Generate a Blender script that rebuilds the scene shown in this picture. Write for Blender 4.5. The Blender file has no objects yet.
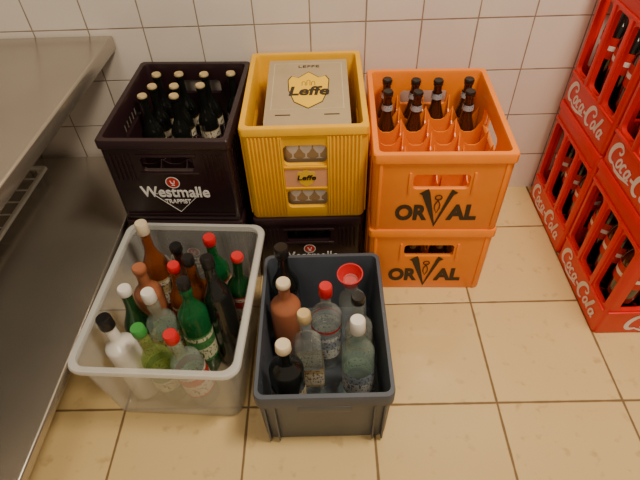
import bpy, bmesh, math, random
from mathutils import Vector, Matrix
random.seed(4)
C=bpy.context.scene.collection
D_=bpy.data

# ---------------- materials ----------------
def nt(name):
    m=D_.materials.new(name); m.use_nodes=True
    n=m.node_tree.nodes; l=m.node_tree.links
    return m,n,l,n["Principled BSDF"]
def plastic(name,col,rough=.4,var=.12,bump=.15,spec=.5,scale=25,metal=0,coat=0):
    m,n,l,b=nt(name)
    tc=n.new("ShaderNodeTexCoord"); no=n.new("ShaderNodeTexNoise"); no.inputs["Scale"].default_value=scale; no.inputs["Detail"].default_value=5
    l.new(tc.outputs["Object"],no.inputs["Vector"])
    mx=n.new("ShaderNodeMix"); mx.data_type='RGBA'
    mx.inputs[6].default_value=(*[c*(1-var) for c in col],1); mx.inputs[7].default_value=(*[min(1,c*(1+var)) for c in col],1)
    l.new(no.outputs["Fac"],mx.inputs[0]); l.new(mx.outputs[2],b.inputs["Base Color"])
    b.inputs["Roughness"].default_value=rough; b.inputs["Specular IOR Level"].default_value=spec
    b.inputs["Metallic"].default_value=metal; b.inputs["Coat Weight"].default_value=coat
    if bump:
        bp=n.new("ShaderNodeBump"); bp.inputs["Strength"].default_value=bump; bp.inputs["Distance"].default_value=.001
        l.new(no.outputs["Fac"],bp.inputs["Height"]); l.new(bp.outputs[0],b.inputs["Normal"])
    return m
def label_mat(name,bg,ink,band,z0,z1):
    """paper label: coloured bands near its edges, lines of small print between"""
    m,n,l,b=nt(name)
    tc=n.new("ShaderNodeTexCoord"); mp=n.new("ShaderNodeMapping"); mp.inputs["Scale"].default_value=(220,220,130)
    no=n.new("ShaderNodeTexNoise"); no.inputs["Scale"].default_value=1; no.inputs["Detail"].default_value=1
    l.new(tc.outputs["Object"],mp.inputs[0]); l.new(mp.outputs[0],no.inputs["Vector"])
    s=n.new("ShaderNodeSeparateXYZ"); l.new(tc.outputs["Object"],s.inputs[0])
    cr=n.new("ShaderNodeValToRGB"); mr=n.new("ShaderNodeMapRange"); mr.inputs["From Min"].default_value=z0; mr.inputs["From Max"].default_value=z1
    l.new(s.outputs[2],mr.inputs["Value"]); l.new(mr.outputs[0],cr.inputs[0])
    cr.color_ramp.interpolation='CONSTANT'; e=cr.color_ramp.elements; e[0].color=(*band,1); e[0].position=0; e[1].position=.08; e[1].color=(*bg,1)
    for p,c in((.52,band),(.80,bg),(.93,band)): x=e.new(p); x.color=(*c,1)
    th=n.new("ShaderNodeMath"); th.operation='GREATER_THAN'; th.inputs[1].default_value=.60; l.new(no.outputs["Fac"],th.inputs[0])
    mx=n.new("ShaderNodeMix"); mx.data_type='RGBA'; l.new(th.outputs[0],mx.inputs[0]); l.new(cr.outputs[0],mx.inputs[6]); mx.inputs[7].default_value=(*ink,1)
    l.new(mx.outputs[2],b.inputs["Base Color"]); b.inputs["Roughness"].default_value=.45
    return m
def clear(name,col,alpha,edge=.5,rough=.05,coat=.6,tint=None):
    """see-through glass / plastic: tinted transparency mixed with a glossy body"""
    m,n,l,b=nt(name)
    b.inputs["Base Color"].default_value=(*col,1); b.inputs["Roughness"].default_value=rough; b.inputs["Coat Weight"].default_value=coat; b.inputs["Coat Roughness"].default_value=.03
    tr=n.new("ShaderNodeBsdfTransparent"); t=tint or [1-(1-min(1,c*1.6))*.45 for c in col]; tr.inputs[0].default_value=(*t,1)
    mix=n.new("ShaderNodeMixShader"); lw=n.new("ShaderNodeLayerWeight"); lw.inputs[0].default_value=.3
    mr=n.new("ShaderNodeMapRange"); mr.inputs["To Min"].default_value=alpha; mr.inputs["To Max"].default_value=min(1,alpha+edge)
    l.new(lw.outputs["Facing"],mr.inputs["Value"]); l.new(mr.outputs[0],mix.inputs[0])
    l.new(tr.outputs[0],mix.inputs[1]); l.new(b.outputs[0],mix.inputs[2])
    l.new(mix.outputs[0],n["Material Output"].inputs[0])
    return m
def tiles(name,axes,size,off,gw,tile,grout,rough,var,stain=0,uneven=.6):
    m,n,l,b=nt(name)
    g=n.new("ShaderNodeNewGeometry"); s=n.new("ShaderNodeSeparateXYZ"); l.new(g.outputs["Position"],s.inputs[0])
    def M(op,a,bv=None):
        x=n.new("ShaderNodeMath"); x.operation=op
        for i,v in enumerate((a,bv)):
            if v is None: continue
            if isinstance(v,(int,float)): x.inputs[i].default_value=v
            else: l.new(v,x.inputs[i])
        return x.outputs[0]
    ds=[];fl=[]
    for i,ax in enumerate(axes):
        u=M('DIVIDE',M('SUBTRACT',s.outputs[ax],off[i]),size)
        f=M('FRACT',u); fl.append(M('FLOOR',u))
        ds.append(M('MINIMUM',f,M('SUBTRACT',1.0,f)))
    d=M('MINIMUM',ds[0],ds[1])
    jn=n.new("ShaderNodeTexNoise"); jn.inputs["Scale"].default_value=22; l.new(g.outputs["Position"],jn.inputs["Vector"])
    d=M('ADD',d,M('MULTIPLY',M('SUBTRACT',jn.outputs["Fac"],.5),gw/size*1.1))
    mr=n.new("ShaderNodeMapRange"); mr.inputs["From Min"].default_value=gw/size*.6; mr.inputs["From Max"].default_value=gw/size*1.3
    l.new(d,mr.inputs["Value"])
    cb=n.new("ShaderNodeCombineXYZ"); l.new(fl[0],cb.inputs[0]); l.new(fl[1],cb.inputs[1])
    wn=n.new("ShaderNodeTexWhiteNoise"); l.new(cb.outputs[0],wn.inputs["Vector"])
    big=n.new("ShaderNodeTexNoise"); big.inputs["Scale"].default_value=5; big.inputs["Detail"].default_value=6; l.new(g.outputs["Position"],big.inputs["Vector"])
    k=M('ADD',M('MULTIPLY',wn.outputs["Value"],.5),M('MULTIPLY',big.outputs["Fac"],.5))
    c1=n.new("ShaderNodeMix"); c1.data_type='RGBA'; l.new(k,c1.inputs[0])
    c1.inputs[6].default_value=(*[c*(1-var) for c in tile],1); c1.inputs[7].default_value=(*[min(1,c*(1+var)) for c in tile],1)
    last=c1.outputs[2]
    if stain:
        sn=n.new("ShaderNodeTexNoise"); sn.inputs["Scale"].default_value=30; sn.inputs["Detail"].default_value=9; l.new(g.outputs["Position"],sn.inputs["Vector"])
        sr=n.new("ShaderNodeMapRange"); sr.inputs["From Min"].default_value=.60; sr.inputs["From Max"].default_value=.74; sr.inputs["To Max"].default_value=stain; l.new(sn.outputs["Fac"],sr.inputs["Value"])
        c3=n.new("ShaderNodeMix"); c3.data_type='RGBA'; l.new(sr.outputs[0],c3.inputs[0]); l.new(last,c3.inputs[6]); c3.inputs[7].default_value=(.30,.18,.07,1); last=c3.outputs[2]
    c2=n.new("ShaderNodeMix"); c2.data_type='RGBA'; l.new(mr.outputs[0],c2.inputs[0])
    c2.inputs[6].default_value=(*grout,1); l.new(last,c2.inputs[7]); l.new(c2.outputs[2],b.inputs["Base Color"])
    rr=n.new("ShaderNodeMapRange"); rr.inputs["To Min"].default_value=.8; rr.inputs["To Max"].default_value=rough; l.new(mr.outputs[0],rr.inputs["Value"]); l.new(rr.outputs[0],b.inputs["Roughness"])
    bp=n.new("ShaderNodeBump"); bp.inputs["Strength"].default_value=.5; bp.inputs["Distance"].default_value=.002
    h=M('ADD',mr.outputs[0],M('MULTIPLY',big.outputs["Fac"],uneven)); l.new(h,bp.inputs["Height"]); l.new(bp.outputs[0],b.inputs["Normal"])
    return m

M_dark=plastic("dark_brown_plastic",(.022,.009,.012),.34)
M_yel=plastic("yellow_plastic",(.88,.46,.006),.36)
M_org=plastic("orange_plastic",(1.0,.250,.010),.34)
M_red=plastic("red_plastic",(.74,.012,.010),.32)
M_grey=plastic("grey_plastic",(.075,.088,.115),.42)
M_white=plastic("white_print",(.85,.83,.81),.5,.05,0)
M_black=plastic("black_print",(.025,.015,.010),.5,.05,0)
M_redp=plastic("red_print",(.6,.02,.02),.5,.05,0)
M_yelp=plastic("yellow_print",(.92,.55,.02),.5,.05,0)
M_card=plastic("carton_board",(.43,.325,.19),.45,.1,.1)
M_cardl=plastic("light_carton_print",(.62,.52,.36),.6,.1,0)
M_pink=plastic("salmon_print",(.80,.38,.19),.5,.1,0)
M_glassp=plastic("pale_glass_print",(.78,.76,.74),.4,.15,0)
M_steel=plastic("brushed_steel",(.47,.43,.375),.24,.14,.10,metal=.82,scale=6)
M_rim=plastic("steel_edge",(.60,.56,.50),.28,.05,0,metal=.9)
M_brown=plastic("brown_glass",(.035,.014,.007),.07,.1,0,spec=.6,coat=.6)
M_blackg=plastic("black_glass",(.008,.009,.008),.07,.1,0,spec=.6,coat=.6)
M_green=clear("green_glass",(.01,.14,.04),.50,tint=(.25,.75,.40))
M_dgreen=clear("dark_green_glass",(.010,.070,.020),.66,tint=(.2,.5,.25))
M_clear=clear("clear_glass",(.66,.70,.68),.08,.42,.03,1.0,tint=(.94,.97,.96))
M_ygl=clear("pale_green_glass",(.40,.52,.16),.18,.42,.03,1.0,tint=(.85,.93,.62))
M_pale=clear("tinted_clear_glass",(.50,.60,.54),.14,.44,.03,1.0,tint=(.84,.94,.88))
M_amber=clear("amber_glass",(.28,.07,.012),.52,tint=(.75,.40,.15))
M_terra=plastic("stoneware",(.38,.13,.06),.32,.12,.2,scale=18,coat=.3)
M_wfrost=plastic("white_coated_glass",(.74,.71,.66),.25,.06,0,coat=.3)
M_capred=plastic("red_cap",(.60,.015,.02),.32,.05,0)
M_capgrn=plastic("green_cap",(.05,.30,.06),.4,.05,0)
M_capblk=plastic("black_cap",(.014,.013,.013),.32,.05,0)
M_capcrm=plastic("cream_cap",(.72,.60,.42),.5,.08,0)
M_capwht=plastic("white_cap",(.74,.71,.66),.4,.05,0)
M_capgold=plastic("gold_cap",(.72,.55,.28),.35,.1,0,metal=.4)
M_wire=plastic("white_wire_coating",(.85,.83,.78),.35,.05,0)
M_lab=label_mat("cream_label",(.66,.60,.47),(.12,.08,.05),(.45,.33,.16),.04,.14)
M_labg=label_mat("gold_label",(.55,.40,.14),(.10,.06,.03),(.62,.55,.40),.05,.15)
M_labr=label_mat("red_label",(.66,.60,.50),(.10,.06,.05),(.50,.03,.02),.05,.15)
M_labw=label_mat("white_label",(.72,.72,.68),(.10,.12,.20),(.35,.40,.45),.04,.14)
M_labgr=label_mat("green_label",(.60,.60,.42),(.05,.10,.04),(.05,.22,.06),.05,.14)
M_bin=clear("translucent_plastic",(.80,.80,.78),.13,.34,.16,.5,tint=(.96,.96,.95))
M_binr=clear("translucent_rim",(.84,.84,.82),.42,.35,.16,.5,tint=(.96,.96,.95))

# ---------------- mesh helpers ----------------
def mkobj(name,me,mat,parent=None,smooth=False):
    o=D_.objects.new(name,me); C.objects.link(o)
    if mat: me.materials.clear(); me.materials.append(mat)
    if parent: o.parent=parent
    if smooth:
        for p in me.polygons: p.use_smooth=True
        try: me.set_sharp_from_angle(angle=math.radians(40))
        except Exception: pass
    return o
def bm2(name,bm,mat,parent=None,smooth=False):
    bmesh.ops.recalc_face_normals(bm,faces=bm.faces)
    me=D_.meshes.new(name); bm.to_mesh(me); bm.free()
    return mkobj(name,me,mat,parent,smooth)
def root(name,loc,label,cat,rotz=0,group=None,tilt=(0,0)):
    e=D_.objects.new(name,None); C.objects.link(e); e.empty_display_size=.02
    e.location=loc; e.rotation_euler=(tilt[0],tilt[1],rotz); e["label"]=label; e["category"]=cat
    if group: e["group"]=group
    return e
def box(bm,x0,x1,y0,y1,z0,z1,bev=0):
    vs=[bm.verts.new((x,y,z)) for z in(z0,z1) for y in(y0,y1) for x in(x0,x1)]
    fs=[bm.faces.new([vs[i] for i in f]) for f in((0,2,3,1),(4,5,7,6),(0,1,5,4),(2,6,7,3),(0,4,6,2),(1,3,7,5))]
    if bev:
        es=list({e for f in fs for e in f.edges}); bmesh.ops.bevel(bm,geom=es,offset=bev,segments=2,affect='EDGES',profile=.5)
def rr(w,d,r,seg=5):
    pts=[]
    for cx,cy,a0 in((w/2-r,d/2-r,0),(-w/2+r,d/2-r,90),(-w/2+r,-d/2+r,180),(w/2-r,-d/2+r,270)):
        for i in range(seg+1):
            a=math.radians(a0+90*i/seg); pts.append((cx+r*math.cos(a),cy+r*math.sin(a)))
    return pts
def loft(bm,loops,cap=True):
    prev=None;first=None
    for w,d,r,z in loops:
        vs=[bm.verts.new((x,y,z)) for x,y in rr(w,d,r)]
        if prev:
            for i in range(len(vs)): bm.faces.new((prev[i],prev[(i+1)%len(vs)],vs[(i+1)%len(vs)],vs[i]))
        else: first=vs
        prev=vs
    if cap: bm.faces.new(first[::-1]); bm.faces.new(prev)
def prism(bm,ax,c,cz,w,h,r,a0,a1):
    p=rr(w,h,r,4); f=(lambda t,x,z:(c+x,t,cz+z)) if ax=='y' else (lambda t,x,z:(t,c+x,cz+z))
    a=[bm.verts.new(f(a0,x,z)) for x,z in p]; b=[bm.verts.new(f(a1,x,z)) for x,z in p]
    n=len(p)
    for i in range(n): bm.faces.new((a[i],a[(i+1)%n],b[(i+1)%n],b[i]))
    bm.faces.new(a[::-1]); bm.faces.new(b)
def cut(bm,cb):
    bmesh.ops.recalc_face_normals(bm,faces=bm.faces); bmesh.ops.recalc_face_normals(cb,faces=cb.faces)
    ma=D_.meshes.new("a"); bm.to_mesh(ma); bm.free(); mb=D_.meshes.new("b"); cb.to_mesh(mb); cb.free()
    a=D_.objects.new("a",ma); b=D_.objects.new("b",mb); C.objects.link(a); C.objects.link(b)
    md=a.modifiers.new("x",'BOOLEAN'); md.operation='DIFFERENCE'; md.solver='EXACT'; md.object=b
    dg=bpy.context.evaluated_depsgraph_get(); me=D_.meshes.new_from_object(a.evaluated_get(dg))
    D_.objects.remove(a); D_.objects.remove(b)
    out=bmesh.new(); out.from_mesh(me); return out
def lathe(bm,prof,seg=24,cap=True,cx=0,cy=0):
    prev=None
    for r,z in prof:
        vs=[bm.verts.new((cx+r*math.cos(2*math.pi*i/seg),cy+r*math.sin(2*math.pi*i/seg),z)) for i in range(seg)]
        if prev:
            for i in range(seg): bm.faces.new((prev[i],prev[(i+1)%seg],vs[(i+1)%seg],vs[i]))
        elif cap: bm.faces.new(vs[::-1])
        prev=vs
    if cap: bm.faces.new(prev)
FRONT=Matrix.Rotation(math.radians(90),4,'X')
LEFT=Matrix.Rotation(math.radians(-90),4,'Z')@FRONT
def text(name,s,size,mat,parent,at,rot=FRONT,bold=0,shear=0,sx=1.0,width=None,ext=.0006):
    cu=D_.curves.new("t",'FONT'); cu.body=s; cu.size=size; cu.align_x='CENTER'; cu.align_y='CENTER'; cu.offset=bold; cu.shear=shear; cu.extrude=ext; cu.resolution_u=4
    o=D_.objects.new("t",cu); C.objects.link(o)
    dg=bpy.context.evaluated_depsgraph_get(); me=D_.meshes.new_from_object(o.evaluated_get(dg)); D_.objects.remove(o)
    if width:
        xs=[v.co.x for v in me.vertices]; sx=width/(max(xs)-min(xs))
    me.transform(Matrix.Translation(at)@rot@Matrix.Diagonal((sx,1,1,1)))
    me.name=name
    return mkobj(name,me,mat,parent)
def polyshape(bm,pts,z=0.0):
    vs=[bm.verts.new((x,y,z)) for x,y in pts]; bm.faces.new(vs)
def ribbon(bm,pts,w,z=0.0):
    n=len(pts); L=[];R=[]
    for i,(x,y) in enumerate(pts):
        a=pts[i-1] if i>0 else pts[i]; b=pts[i+1] if i<n-1 else pts[i]
        dx,dy=b[0]-a[0],b[1]-a[1]; k=math.hypot(dx,dy) or 1
        ww=(w[i] if isinstance(w,list) else w)/2
        L.append(bm.verts.new((x-dy/k*ww,y+dx/k*ww,z))); R.append(bm.verts.new((x+dy/k*ww,y-dx/k*ww,z)))
    for i in range(n-1): bm.faces.new((L[i],R[i],R[i+1],L[i+1]))
def flat(name,bm,mat,parent,at,rot=FRONT,scale=1,th=.0008):
    me=D_.meshes.new(name)
    for f in bm.faces:
        f.normal_update()
        if f.normal.z<0: f.normal_flip()
    g=bmesh.ops.extrude_face_region(bm,geom=list(bm.faces))
    bmesh.ops.translate(bm,vec=(0,0,th/scale),verts=[v for v in g['geom'] if isinstance(v,bmesh.types.BMVert)])
    bm.to_mesh(me); bm.free()
    me.transform(Matrix.Translation(at)@rot@Matrix.Scale(scale,4))
    return mkobj(name,me,mat,parent)
def arc(cx,cy,rx,ry,a0,a1,n=16): return [(cx+rx*math.cos(math.radians(a0+(a1-a0)*i/n)),cy+ry*math.sin(math.radians(a0+(a1-a0)*i/n))) for i in range(n+1)]
def dup(o,loc,rotz=None,label=None,group=None,tilt=None):
    n=o.copy(); C.objects.link(n); n.location=loc
    if rotz is not None: n.rotation_euler=(o.rotation_euler[0],o.rotation_euler[1],rotz)
    if tilt: n.rotation_euler=(tilt[0],tilt[1],0)
    if label: n["label"]=label
    if group: n["group"]=group
    def rec(s,d):
        for c in s.children:
            k=c.copy(); C.objects.link(k); k.parent=d; k.matrix_parent_inverse=c.matrix_parent_inverse.copy(); rec(c,k)
    rec(o,n); return n

# ---------------- room ----------------
YW=.797
bm=bmesh.new(); box(bm,-2.2,2.0,-1.6,YW+.1,-.06,0)
fl=bm2("floor",bm,tiles("floor_tile",(0,1),.30,(0,0),.0030,(.72,.525,.245),(.20,.12,.05),.15,.11,.40,uneven=.4),None); fl["kind"]="structure"
bm=bmesh.new(); box(bm,-2.2,2.0,YW,YW+.1,0,2.6)
wl=bm2("wall_back",bm,tiles("wall_tile",(0,2),.15,(-.133,.29),.0018,(.78,.70,.64),(.30,.23,.18),.10,.06,uneven=1.3)); wl["kind"]="structure"

# ---------------- crate builder ----------------
def crate_body(W,Dd,H,wins,swins,t=.014,rim=.022,extra=None,r=.012):
    bm=bmesh.new(); w=W-.008; d=Dd-.008
    loft(bm,[(w-.004,d-.004,r,0),(w,d,r,.006),(w,d,r,H-rim-.004),(W,Dd,r,H-rim),(W,Dd,r,H-.003),(W-.004,Dd-.004,r,H),(W-2*t,Dd-2*t,r,H),(W-2*t-.004,Dd-2*t-.004,r,H-.006),(W-2*t-.004,Dd-2*t-.004,r,.010)])
    cb=bmesh.new()
    for cx,cz,ww,hh in wins: prism(cb,'y',cx,cz,ww,hh,min(ww,hh)*.22,-Dd/2-.03,-Dd/2+.05); prism(cb,'y',cx,cz,ww,hh,min(ww,hh)*.22,Dd/2-.05,Dd/2+.03)
    for cy,cz,ww,hh in swins: prism(cb,'x',cy,cz,ww,hh,min(ww,hh)*.22,-W/2-.03,-W/2+.05); prism(cb,'x',cy,cz,ww,hh,min(ww,hh)*.22,W/2-.05,W/2+.03)
    out=cut(bm,cb)
    if extra: extra(out)
    return out
def divider(W,Dd,nx,ny,h,t=.003,scal=0.0,m=.017):
    bm=bmesh.new(); iw=W-2*m; idp=Dd-2*m
    def strip(p0,p1,cells):
        N=cells*8; tx=t/2
        dx,dy=p1[0]-p0[0],p1[1]-p0[1]; L=math.hypot(dx,dy); nxx,nyy=-dy/L*tx,dx/L*tx
        pr=None
        for i in range(N+1):
            f=i/N; x=p0[0]+dx*f; y=p0[1]+dy*f; q=abs((f*cells)%1-.5)*2; z=h-scal*min(1,(1-q)*1.7)
            q=[bm.verts.new(c) for c in((x+nxx,y+nyy,.011),(x+nxx,y+nyy,z),(x-nxx,y-nyy,z),(x-nxx,y-nyy,.011))]
            if pr:
                for a,b in((0,1),(1,2),(2,3)): bm.faces.new((pr[a],pr[b],q[b],q[a]))
            pr=q
    for i in range(1,nx): strip((-iw/2+iw*i/nx,-idp/2),(-iw/2+iw*i/nx,idp/2),ny)
    for j in range(1,ny): strip((-iw/2,-idp/2+idp*j/ny),(iw/2,-idp/2+idp*j/ny),nx)
    return bm
def cell(W,Dd,nx,ny,i,j,m=.017): return (-(W-2*m)/2+(W-2*m)*(i+.5)/nx, -(Dd-2*m)/2+(Dd-2*m)*(j+.5)/ny)

# ---- dark crates ----
DW,DD,DH=.312,.385,.25
dr=math.radians(-2.8)
def dark_extra(bm):
    f=-DD/2+.004
    for z in(.014,.022): box(bm,-.14,.14,f-.003,f+.002,z,z+.003)
    for s in(-1,1):
        for k in range(5): x=s*(.088+k*.011); box(bm,x-.0015,x+.0015,f-.003,f+.002,.135,.21)
        for k in range(17):
            y=-.165+k*.0206; box(bm,s*(DW/2-.004)-.003,s*(DW/2-.004)+.003,y-.0015,y+.0015,.03,.21)
    box(bm,-.072,.072,f-.004,f+.002,.205,.210,.001); box(bm,-.072,.072,f-.004,f+.002,.153,.158,.001)
dark=root("beer_crate",(-.765,.589,.25),"dark brown plastic beer crate with white lettering and dark bottles","crate",group="dark beer crates",rotz=dr)
bm2("crate_body",crate_body(DW,DD,DH,[(0,.182,.125,.040)],[(0,.185,.12,.035)],extra=dark_extra),M_dark,dark,True)
bm2("divider",divider(DW,DD,4,6,.10,scal=.015),M_dark,dark)
fy=-DD/2+.003
text("lettering","Westmalle",.046,M_white,dark,(0,fy,.096),bold=.0008,width=.172)["label"]="white brand lettering"
text("lettering","TRAPPIST",.018,M_white,dark,(0,fy,.066),bold=.0003,width=.066)
b=bmesh.new(); ribbon(b,[(-.046,.016),(-.060,.016),(0,-.044),(.060,.016),(.046,.016)],.0014); ribbon(b,arc(0,.052,.0165,.0165,0,360,24),.0022)
flat("emblem_outline",b,M_white,dark,(0,fy,.076))
b=bmesh.new(); polyshape(b,arc(0,0,.0145,.0145,0,345,23)); flat("emblem",b,M_redp,dark,(0,fy,.128))
b=bmesh.new(); ribbon(b,[(-.005,.006),(-.004,-.001),(0,-.003),(.004,-.001),(.005,.006)],.0022); ribbon(b,[(0,-.002),(0,-.008)],.0022); ribbon(b,[(-.004,-.008),(.004,-.008)],.0018)
flat("emblem_chalice",b,M_white,dark,(0,fy-.0008,.128))
d2=dup(dark,(-.765,.589,0),label="dark brown plastic beer crate carrying another dark crate")
d3=dup(dark,(-.4495,.597,0),rotz=0,label="dark brown plastic beer crate underneath a yellow crate"); d3.scale=(.945,1,.96)

# ---- yellow crate ----
LW,LD,LH=.300,.376,.277
def yel_extra(bm):
    f=-LD/2+.004
    for s in(-1,1):
        x=.060
        while x<LW/2-.012:
            box(bm,s*x-.0022,s*x+.0022,f-.004,f+.002,.010,LH-.024,.0012); x+=.0088
        for k in range(33):
            y=-.170+k*.0106; box(bm,s*(LW/2-.004)-.0035,s*(LW/2-.004)+.0035,y-.0022,y+.0022,.01,LH-.024)
    box(bm,-.057,-.053,f-.004,f+.002,.012,LH-.024,.001); box(bm,.053,.057,f-.004,f+.002,.012,LH-.024,.001)
    box(bm,-.052,.052,f-.003,f+.002,.098,.102); box(bm,-.052,.052,f-.003,f+.002,.162,.167)
yel=root("beer_crate",(-.4475,.597,.24),"ribbed yellow plastic beer crate holding a printed carton","crate")
bm2("crate_body",crate_body(LW,LD,LH,[(0,.199,.104,.058),(0,.063,.102,.058)],[(0,.19,.12,.04)],extra=yel_extra,rim=.020),M_yel,yel,True)
b=bmesh.new(); polyshape(b,rr(.104,.054,.003)); flat("printed_panel",b,M_pink,yel,(0,-LD/2+.004,.132))["label"]="salmon printed name strip"
def shield(s,k=1.0):
    return [(x*s,y*s*k) for x,y in((-.33,-.42),(0,-.62),(.33,-.42),(.47,-.05),(.5,.30),(.42,.44),(.25,.38),(0,.58),(-.25,.38),(-.42,.44),(-.5,.30),(-.47,-.05))]
b=bmesh.new(); polyshape(b,shield(.044,1.02)); flat("emblem",b,M_yelp,yel,(0,-LD/2+.0031,.133))
text("lettering","Leffe",.020,M_black,yel,(0,-LD/2+.0018,.133),bold=.0005,shear=.15,width=.046)

# carton in the yellow crate
car=root("cardboard_carton",(-.440,.596,.252),"beige printed cardboard bottle carton standing in a yellow crate","carton")
b=bmesh.new()
cw=.102
prof=[(-.160,0),(-.160,.225),(-.156,.250),(-.148,.258),(.125,.272),(.138,.262),(.138,0)]
A=[b.verts.new((-cw,y,z)) for y,z in prof]; B=[b.verts.new((cw,y,z)) for y,z in prof]
for i in range(len(prof)):
    j=(i+1)%len(prof); b.faces.new((A[i],A[j],B[j],B[i]))
b.faces.new(A[::-1]); b.faces.new(B)
bm2("carton_body",b,M_card,car)
sl=.014/.273; TOP=Matrix.Rotation(math.atan(sl),4,'X')
def ontop(x,y,dz=0): return (x,y,.258+(y+.148)*sl+.0002+dz)
b=bmesh.new(); polyshape(b,[(-.088,-.100),(.088,-.100),(.088,.108),(-.088,.108)]); flat("printed_border",b,M_cardl,car,ontop(0,0),TOP,th=.0003)
b=bmesh.new(); polyshape(b,[(-.0865,-.0985),(.0865,-.0985),(.0865,.1065),(-.0865,.1065)]); flat("printed_field",b,M_card,car,ontop(0,0,.0002),TOP,th=.0003)
b=bmesh.new(); polyshape(b,shield(.106,1.30)); flat("emblem_outline",b,M_black,car,ontop(.002,-.014,.0003),TOP,th=.0004)
b=bmesh.new(); polyshape(b,shield(.101,1.30)); flat("emblem",b,M_yelp,car,ontop(.002,-.014,.0006),TOP,th=.0005)
b=bmesh.new()
for dx in(-.012,0,.012): ribbon(b,[(dx-.004,.014)]+[(dx+.004*math.cos(math.radians(a)),.028+(.006 if dx==0 else 0)+.004*math.sin(math.radians(a))) for a in(180,135,90,45,0)]+[(dx+.004,.014)],.0014)
flat("emblem_window",b,M_black,car,ontop(.002,-.014,.0011),TOP,th=.0003)
text("lettering","Leffe",.052,M_black,car,ontop(.002,-.026,.0014),TOP,bold=.0018,shear=.15,width=.100,ext=.0003)
text("lettering","LEFFE",.016,M_black,car,ontop(.002,.090,.0010),TOP,ext=.0003,width=.054)
for x in(-.058,.058):
    b=bmesh.new(); ribbon(b,[(x-.018,0),(x+.018,0)],.004)
    flat("print_mark",b,M_black,car,ontop(0,-.122),TOP,th=.0003)
for x in(-.032,.0,.032):
    for z in(.038,.174):
        b=bmesh.new(); polyshape(b,[(x-.009,z-.024),(x+.009,z-.024),(x+.002,z-.020),(x+.002,z-.010),(x+.007,z-.006),(x+.0145,z+.006),(x+.0135,z+.028),(x-.0135,z+.028),(x-.0145,z+.006),(x-.007,z-.006),(x-.002,z-.010),(x-.002,z-.020)])
        flat("glass_print",b,M_glassp,car,(-.006,-.1602,.012))

# ---- orange crates ----
OW,OD,OH=.328,.400,.237
orr=math.radians(-1.8)
def org_extra(bm):
    f=-OD/2+.004
    for s in(-1,1):
        box(bm,s*(OW/2-.020)-.004,s*(OW/2-.020)+.004,f-.0025,f+.002,.01,OH-.024,.001)
        for y in(-.12,-.06,.06,.12): box(bm,s*(OW/2-.004)-.003,s*(OW/2-.004)+.003,y-.003,y+.003,.01,OH-.024)
    box(bm,-.078,-.072,f-.003,f+.002,.122,.185,.001); box(bm,.072,.078,f-.003,f+.002,.122,.185,.001)
org=root("beer_crate",(-.122,.553,OH),"bright orange plastic beer crate with dark lettering, partly filled","crate",group="orange beer crates",rotz=orr)
bm2("crate_body",crate_body(OW,OD,OH,[(0,.157,.132,.044)],[(0,.165,.15,.05)],extra=org_extra,rim=.024),M_org,org,True)
bm2("divider",divider(OW,OD,4,6,.165,scal=.042,t=.003),M_org,org)
fy=-OD/2+.003
text("lettering","OR",.066,M_black,org,(-.064,fy,.058),bold=.0030,width=.080)
text("lettering","AL",.066,M_black,org,(.064,fy,.058),bold=.0030,width=.074)
b=bmesh.new(); ribbon(b,[(-.038,.070),(-.032,.062),(-.001,-.042),(.029,.060),(.036,.070)],[.026,.020,.012,.011,.018]); flat("emblem_letter",b,M_black,org,(0,fy,.060))
b=bmesh.new(); ribbon(b,arc(-.001,.050,.0080,.0070,0,360,18),.0028); ribbon(b,[(-.001,.041),(-.007,.028),(-.007,.016),(-.001,.000),(.005,.016),(.005,.028),(-.001,.041)],.0026)
flat("emblem",b,M_black,org,(0,fy-.0006,.060))
o2=dup(org,(-.122,.553,0),label="bright orange plastic beer crate carrying another orange crate")

# ---- red crates ----
RW,RD,RH=.400,.288,.365
bx0=.294
def red_extra(bm):
    for s in(-1,1):
        X=s*(RW/2-.004)
        for z in(.090,.310): box(bm,X-.004,X+.004,-RD/2+.012,RD/2-.012,z-.004,z+.004,.001)
        for y in(-.045,.045): box(bm,X-.004,X+.004,y-.007,y+.007,.092,.308,.002)
    f=-RD/2+.004
    for z in(.090,.310): box(bm,-RW/2+.012,RW/2-.012,f-.004,f+.004,z-.004,z+.004,.001)
red=root("bottle_crate",(bx0+RW/2,.330,0),"tall red plastic soft drink crate with white script, full of bottles","crate",group="red soft drink crates")
bm2("crate_body",crate_body(RW,RD,RH,[(-.135,.200,.064,.200),(-.045,.200,.064,.200),(.045,.200,.064,.200),(.135,.200,.064,.200)],[(-.090,.200,.064,.200),(0,.200,.064,.200),(.090,.200,.064,.200)],extra=red_extra),M_red,red,True)
bm2("divider",divider(RW,RD,4,3,.07),M_red,red)
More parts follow.
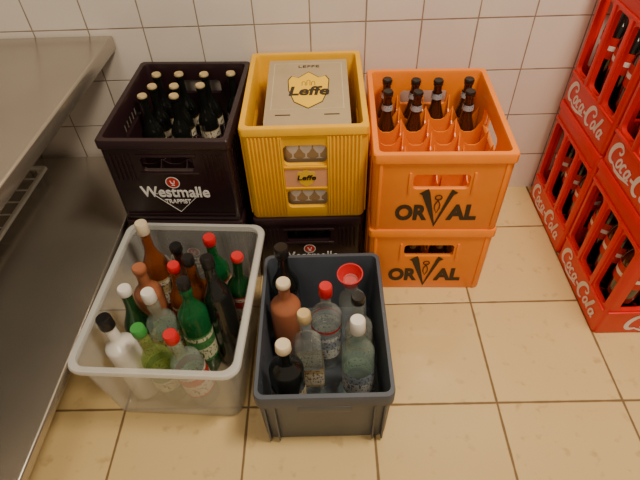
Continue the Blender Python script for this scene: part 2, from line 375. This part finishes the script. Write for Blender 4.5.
def script_bm():
    b=bmesh.new(); sh=.34; s=lambda P:[(x+sh*y,y) for x,y in P]
    W=lambda n,a,c:[a+(c-a)*math.sin(math.pi*i/n) for i in range(n+1)]
    for ox in(0,6.1):
        ribbon(b,s(arc(1.15+ox,.95,1.0,1.2,48,300,20)),W(20,.20,.62),0)
        ribbon(b,s(arc(1.65+ox,1.67,.30,.36,60,-150,8)),W(8,.14,.30),.001)
    for cx in(2.45,8.55): ribbon(b,s(arc(cx,.5,.36,.52,0,360,16)),.28,.002)
    ribbon(b,s(arc(3.50,.5,.36,.52,45,310,12)),W(12,.20,.34),.003)
    for cx in(4.5,10.45):
        ribbon(b,s(arc(cx,.5,.34,.50,0,360,16)),.28,.004); ribbon(b,s([(cx+.42,1.0),(cx+.40,.3),(cx+.50,.05),(cx+.75,.15)]),.26,.005)
    ribbon(b,s([(5.42,.52),(6.08,.56)]),.32,.006)
    ribbon(b,s([(9.2,.1),(9.35,1.2),(9.5,2.0),(9.7,2.15),(9.7,1.7),(9.45,.6),(9.5,.1),(9.7,.05)]),.25,.007)
    ribbon(b,s([(1.6,-.15),(2.6,-.50),(3.8,-.46),(5.0,-.20),(5.8,-.1)]),[.12,.34,.36,.24,.08],.008)
    for v in b.verts: v.co.x-=5.95; v.co.y=(v.co.y-.85)*1.12
    return b
flat("lettering",script_bm(),M_white,red,(-RW/2+.0035,0,.046),LEFT,.0205,.0006)
flat("lettering",script_bm(),M_white,red,(0,-RD/2+.0035,.046),FRONT,.0215,.0006)
reds=[red]
for loc in((bx0+RW/2,.330,RH),(bx0+RW/2,.619,0),(bx0+RW/2,.619,RH)): reds.append(dup(red,loc))

# ---------------- bottles ----------------
def bottle(name,loc,label,H,R,zs,zn,rn,glass,cap,caph=.02,capr=None,lab=None,labm=None,tilt=(0,0),group=None,square=False,foil=None,rotz=0,lab2=None,cat="bottle",cup=False,bulge=0):
    e=root(name,loc,label,cat,rotz,group,tilt)
    b=bmesh.new(); zt=H-caph*.55
    if square:
        loops=[(2*R*.92,1.6*R,.008,0),(2*R,1.72*R,.010,.006),(2*R,1.72*R,.010,zs)]
        for k in range(1,6):
            f=k/5; q=math.cos(f*math.pi/2); w=2*rn+(2*R-2*rn)*q; dd=2*rn+(1.72*R-2*rn)*q; loops.append((w,dd,min(.01+.01*f,min(w,dd)/2-.0005),zs+(zn-zs)*math.sin(f*math.pi/2)))
        loops.append((2*rn,2*rn,rn-.0005,zt)); loft(b,loops)
    else:
        pr=[(R*.90,0),(R,.005),(R,zs)]
        for k in range(1,9):
            f=k/8; pr.append((rn+(R-rn)*(.5+.5*math.cos(f**.85*math.pi)),zs+(zn-zs)*f))
        if bulge: pr+=[(rn+bulge*.6,zn+(zt-zn)*.25),(rn+bulge,zn+(zt-zn)*.45),(rn+bulge*.4,zn+(zt-zn)*.65)]
        pr+=[(rn*.95,zt-.012),(rn*1.15,zt-.010),(rn*1.15,zt-.004),(rn,zt-.003),(rn,zt)]
        lathe(b,pr,24)
    bm2("bottle_body",b,glass,e,True)
    cr=capr or rn*1.22
    b=bmesh.new()
    if cup: lathe(b,[(cr*.55,H-caph),(cr*.62,H-caph+.004),(cr*1.0,H),(cr*.90,H),(cr*.50,H-caph+.008)],24)
    else: lathe(b,[(cr*.97,H-caph),(cr*1.03,H-caph+.002),(cr*1.0,H-.003),(cr*.88,H),(cr*.5,H-.0005)],20)
    bm2("cap",b,cap,e,True)
    def lab_(z0,z1,m,nm):
        b=bmesh.new()
        if square: loft(b,[(2*R+.0012,1.72*R+.0012,.010,z0),(2*R+.0012,1.72*R+.0012,.010,z1)],False)
        else: lathe(b,[(R+.0006,z0),(R+.0006,z1)],24,False)
        bm2(nm,b,m,e,True)
    if lab: lab_(lab[0],lab[1],labm or M_lab,"label")
    if lab2: lab_(lab2[0],lab2[1],lab2[2],"label_band")
    if foil:
        b=bmesh.new(); lathe(b,[(rn*foil[3]+.0006,foil[0]),(rn*foil[4]+.0006,foil[1])],20,False); bm2("neck_label",b,foil[2],e,True)
    return e

def cellpos(o,W,Dd,i,j,nx=4,ny=6,dz=.012):
    x,y=cell(W,Dd,nx,ny,i,j); a=o.rotation_euler[2]
    return (o.location.x+x*math.cos(a)-y*math.sin(a),o.location.y+x*math.sin(a)+y*math.cos(a),o.location.z+dz)
cells=[(0,5),(1,5),(2,5),(3,5),(0,4),(1,4),(2,4),(0,3),(1,3)]
jt=lambda:(random.uniform(-.03,.03),random.uniform(-.04,.04))
proto=bottle("beer_bottle",cellpos(dark,DW,DD,*cells[0]),"small black glass beer bottle with pale cap in dark crate",.226,.0270,.115,.170,.0110,M_blackg,M_capgold,.007,.0130,lab=(.04,.095),group="dark beer bottles in the dark crate")
for c in cells[1:]: dup(proto,cellpos(dark,DW,DD,*c),tilt=jt())
for i in range(4): dup(proto,cellpos(d3,DW*.945,DD,i,0),label="small black glass beer bottle inside the lower dark crate",group="bottles in the lower dark crate")
proto=bottle("beer_bottle",cellpos(org,OW,OD,0,4),"brown glass beer bottle with neck label in orange crate",.220,.0275,.09,.175,.0116,M_brown,M_capblk,.008,.0136,lab=(.035,.080),group="brown beer bottles in the orange crate",foil=(.166,.182,M_labw,1.30,1.15))
for c in((1,4),(3,4),(0,5),(1,5),(2,5),(3,5)): dup(proto,cellpos(org,OW,OD,*c),tilt=jt())
for i in range(4): dup(proto,cellpos(o2,OW,OD,i,0),label="brown glass beer bottle inside the lower orange crate",group="bottles in the lower orange crate")
proto=bottle("soft_drink_bottle",cellpos(red,RW,RD,0,0,4,3),"tall dark soft drink bottle with red label in red crate",.330,.0400,.215,.290,.0135,M_blackg,M_capred,.014,.0165,lab=(.150,.205),labm=M_redp,group="soft drink bottles in the red crates")
b=bmesh.new(); lathe(b,[(.0408,.172),(.0408,.184)],24,False); bm2("label_band",b,M_white,proto,True)
for r_ in reds:
    for i in range(4):
        for j in range(3):
            if r_ is red and (i,j)==(0,0): continue
            dup(proto,cellpos(r_,RW,RD,i,j,4,3))

# ---------------- bins ----------------
GB=root("storage_bin",(-.414,.110,0),"grey plastic stacking bin filled with empty liquor bottles","storage bin",rotz=math.radians(0.3))
b=bmesh.new(); gw,gd,gh=.290,.394,.210
loft(b,[(gw-.020,gd-.026,.018,0),(gw-.016,gd-.022,.018,.006),(gw-.008,gd-.010,.018,gh-.04),(gw,gd,.018,gh-.038),(gw,gd,.018,gh-.003),(gw-.003,gd-.003,.018,gh),(gw-.018,gd-.022,.014,gh),(gw-.020,gd-.026,.014,gh-.014),(gw-.026,gd-.036,.012,.006)])
for s in(-1,1):
    for y in(-gd/2+.006,gd/2-.006):
        for k in(.105,.126): box(b,s*k-.002,s*k+.002,y-.006,y+.006,.01,gh-.036)
    for y in(-.14,-.07,0,.07,.14): box(b,s*(gw/2-.007)-.003,s*(gw/2-.007)+.004,y-.002,y+.002,.02,gh-.036)
for y in(-gd/2+.003,gd/2-.003): box(b,-.055,.055,y-.004,y+.004,gh-.062,gh-.036,.002)
bm2("bin_body",b,M_grey,GB,True)
CB=root("storage_bin",(-.753,.174,0),"translucent clear plastic storage bin crowded with empty liquor bottles","storage bin",rotz=math.radians(-3.4))
b=bmesh.new(); cw_,cd,ch=.347,.428,.243
loft(b,[(cw_-.047,cd-.050,.026,0),(cw_-.042,cd-.045,.028,.006),(cw_-.012,cd-.012,.028,ch-.02),(cw_-.012,cd-.012,.028,ch),(cw_-.017,cd-.017,.025,ch),(cw_-.018,cd-.018,.025,ch-.02),(cw_-.048,cd-.051,.024,.006)])
bm2("bin_body",b,M_bin,CB,True)
b=bmesh.new(); loft(b,[(cw_-.011,cd-.011,.028,ch-.014),(cw_+.014,cd+.010,.032,ch-.014),(cw_+.018,cd+.014,.032,ch-.004),(cw_+.014,cd+.010,.032,ch+.001),(cw_-.012,cd-.012,.028,ch+.002)],False)
bm2("bin_rim",b,M_binr,CB,True)

g="liquor bottles in the clear bin"
def tl(b0,t,H):
    dx,dy=t[0]-b0[0],t[1]-b0[1]; return (-math.asin(dy/H),math.asin(dx/H))
def LB(base,top,label,H,R,*a,**k):
    tt=tl(base,top,H); k["tilt"]=tt; z=.0075+R*math.sin(max(abs(tt[0]),abs(tt[1])))
    return bottle("liquor_bottle",(base[0],base[1],z),label,H,R,*a,**k)
LB((-.845,.300),(-.850,.318),"tall amber glass bottle with cream cap in clear bin",.315,.032,.17,.24,.0125,M_amber,M_capcrm,.034,group=g,lab=(.05,.14))
LB((-.845,.210),(-.840,.212),"terracotta stoneware bottle with short neck in clear bin",.275,.035,.18,.225,.0135,M_terra,M_terra,.014,group=g)
LB((-.858,.130),(-.853,.142),"dark green glass bottle with white cap in clear bin",.285,.033,.15,.23,.0125,M_dgreen,M_capwht,.020,group=g,lab=(.05,.14))
LB((-.852,.050),(-.884,.072),"white coated bottle with black cap leaning in clear bin",.272,.035,.175,.205,.0135,M_wfrost,M_capblk,.032,group=g)
LB((-.785,.124),(-.797,.127),"clear glass bottle with white cap and gold label in clear bin",.288,.035,.18,.215,.0125,M_pale,M_capwht,.030,group=g,lab=(.05,.15),labm=M_labg,bulge=.003)
LB((-.780,.044),(-.802,.042),"pale green glass bottle with green cap in clear bin",.275,.034,.15,.215,.0125,M_ygl,M_capgrn,.024,group=g,lab=(.05,.13),labm=M_labgr)
LB((-.706,.032),(-.730,.025),"pale clear glass bottle with red cap in clear bin",.275,.035,.165,.205,.0125,M_pale,M_capred,.026,group=g,lab=(.05,.14),labm=M_labr)
LB((-.713,.116),(-.721,.150),"large dark green glass bottle with black cap in clear bin",.298,.0350,.19,.245,.0125,M_green,M_capblk,.024,group=g,lab=(.05,.14),labm=M_labgr,bulge=.003)
LB((-.645,.140),(-.676,.208),"tall black glass bottle with black cap leaning in clear bin",.312,.034,.20,.26,.0125,M_blackg,M_capblk,.030,group=g)
LB((-.690,.296),(-.685,.290),"green glass bottle with red cap in clear bin",.290,.033,.17,.23,.0125,M_green,M_capred,.024,group=g,lab=(.05,.15),labm=M_labr)
LB((-.638,.248),(-.612,.236),"dark green glass bottle with red cap in clear bin",.280,.031,.16,.21,.0125,M_dgreen,M_capred,.014,group=g,lab=(.05,.15),labm=M_labr)
LB((-.717,.210),(-.726,.226),"amber glass bottle with black cap in clear bin",.290,.030,.18,.22,.012,M_amber,M_capblk,.022,group=g,lab=(.05,.15),labm=M_labg)
LB((-.780,.216),(-.757,.210),"slim brown bottle with red cap in clear bin",.282,.026,.16,.21,.012,M_amber,M_capred,.020,group=g,lab=(.05,.14),labm=M_labr)
LB((-.770,.302),(-.776,.298),"brown glass bottle with dark cap at the back of clear bin",.255,.033,.16,.20,.0125,M_brown,M_capblk,.020,group=g,lab=(.04,.12))
g="liquor bottles in the grey bin"
LB((-.504,.238),(-.508,.242),"tall black glass bottle in grey bin",.300,.034,.17,.235,.014,M_blackg,M_capblk,.030,group=g)
LB((-.503,.155),(-.500,.150),"terracotta stoneware bottle with cream cap in grey bin",.285,.036,.195,.235,.0135,M_terra,M_capcrm,.014,group=g)
LB((-.408,.130),(-.406,.132),"clear glass bottle with red cap and printed front in grey bin",.290,.037,.185,.215,.0125,M_clear,M_capred,.032,group=g,lab=(.05,.14),labm=M_labw,lab2=(.155,.163,M_capred))
LB((-.332,.205),(-.350,.180),"clear bottle topped by an open red cup in grey bin",.270,.034,.16,.20,.016,M_clear,M_capred,.040,capr=.030,group=g,cup=True)
LB((-.324,.118),(-.336,.110),"clear glass bottle with black cap in grey bin",.278,.032,.16,.20,.0125,M_clear,M_capblk,.020,group=g,lab=(.04,.12))
LB((-.442,.048),(-.453,.064),"square clear glass bottle with gold cap in grey bin",.285,.030,.175,.205,.0125,M_clear,M_capgold,.026,group=g,square=True,lab=(.04,.11))
LB((-.332,.030),(-.341,.044),"pale clear glass bottle with white cap in grey bin",.285,.037,.175,.225,.0135,M_pale,M_capwht,.038,group=g,lab=(.04,.12),labm=M_labw,bulge=.002)
LB((-.493,-.012),(-.494,-.007),"black glass bottle with cream cap in grey bin",.280,.038,.185,.220,.0135,M_blackg,M_capcrm,.022,group=g,lab=(.05,.13),labm=M_labg)

# ---------------- steel table ----------------
T=root("steel_table",(-1.5,.1,0),"stainless steel work table with a lower shelf against tiled wall","table")
def slab(name,pts,z0,z1,mat):
    b=bmesh.new(); off=Vector((1.5,-.1,0))
    lo=[b.verts.new(Vector((x,y,z0))+off) for x,y in pts]; hi=[b.verts.new(Vector((x,y,z1))+off) for x,y in pts]
    n=len(pts)
    for i in range(n): b.faces.new((lo[i],lo[(i+1)%n],hi[(i+1)%n],hi[i]))
    b.faces.new(lo[::-1]); b.faces.new(hi)
    bmesh.ops.bevel(b,geom=[e for e in b.edges],offset=.006,segments=3,affect='EDGES',profile=.5)
    return bm2(name,b,mat,T,True)
slab("table_top",[(-1.95,YW-.004),(-.968,YW-.004),(-1.045,-.75),(-1.99,-.75)],.536,.576,M_steel)
slab("lower_shelf",[(-1.93,YW-.02),(-.956,YW-.02),(-.990,-.72),(-1.96,-.72)],.161,.191,M_steel)
for x,y in((.17,.60),(-.38,.60),(.12,-.75),(-.42,-.75)):
    b=bmesh.new(); lathe(b,[(.024,0),(.024,.012),(.019,.014),(.019,.537)],16,cx=x,cy=y); bm2("leg",b,M_rim,T,True)
RK=root("wire_rack",(-1.46,.42,.192),"white coated wire rack lying on the steel lower shelf","rack")
def rod(b,p,q,r=.003):
    p=Vector(p);q=Vector(q);d=(q-p); L=d.length; rot=d.to_track_quat('Z','Y').to_matrix().to_4x4()
    m=Matrix.Translation((p+q)/2)@rot; bmesh.ops.create_cone(b,cap_ends=True,segments=8,radius1=r,radius2=r,depth=L,matrix=m)
b=bmesh.new(); z=.028
rod(b,(-.2,.26,z),(.2,.26,z),.007); rod(b,(-.2,-.26,z),(.18,-.26,z),.007); rod(b,(.2,.26,z),(.18,-.26,z),.007); rod(b,(-.2,.26,z),(-.2,-.26,z),.007)
for x in(-.19,.18):
    for y in(-.25,.25): rod(b,(x,y,0),(x,y,.026),.004)
bm2("frame",b,M_wire,RK,True)
b=bmesh.new()
for k in range(1,10): y=-.26+k*.052; rod(b,(-.2,y,.028),(.19,y,.028),.0022)
bm2("wire_grid",b,M_wire,RK,True)

# ---------------- light & camera ----------------
def area(loc,tgt,size,en,col):
    li=D_.lights.new("ceiling_light",'AREA'); li.shape='RECTANGLE'; li.size=size[0]; li.size_y=size[1]; li.energy=en; li.color=col
    o=D_.objects.new("ceiling_light",li); C.objects.link(o); o.location=loc; o.rotation_euler=(Vector(tgt)-Vector(loc)).to_track_quat('-Z','Y').to_euler(); return o
area((.30,-.10,2.45),(.0,.2,0),(.6,.3),52,(1,.85,.63))
area((-.9,-1.6,2.3),(-.3,.2,0),(.6,.6),14,(1,.84,.64))
w=D_.worlds.new("w"); bpy.context.scene.world=w; w.use_nodes=True; w.node_tree.nodes["Background"].inputs[0].default_value=(.9,.72,.52,1); w.node_tree.nodes["Background"].inputs[1].default_value=.26
cam=D_.cameras.new("camera"); cam.sensor_width=36; cam.lens=506.42/640*36; cam.clip_start=.02
co=D_.objects.new("camera",cam); C.objects.link(co)
pit,yaw,roll=.8007,-.0212,-.0382
fw=Vector((math.sin(yaw)*math.cos(pit),math.cos(yaw)*math.cos(pit),-math.sin(pit))); r_=Vector((math.cos(yaw),-math.sin(yaw),0)); u_=r_.cross(fw)
r2=r_*math.cos(roll)+u_*math.sin(roll); u2=-r_*math.sin(roll)+u_*math.cos(roll)
co.matrix_world=Matrix((( r2.x,u2.x,-fw.x,-.3992),(r2.y,u2.y,-fw.y,-.5648),(r2.z,u2.z,-fw.z,1.1592),(0,0,0,1)))
bpy.context.scene.camera=co
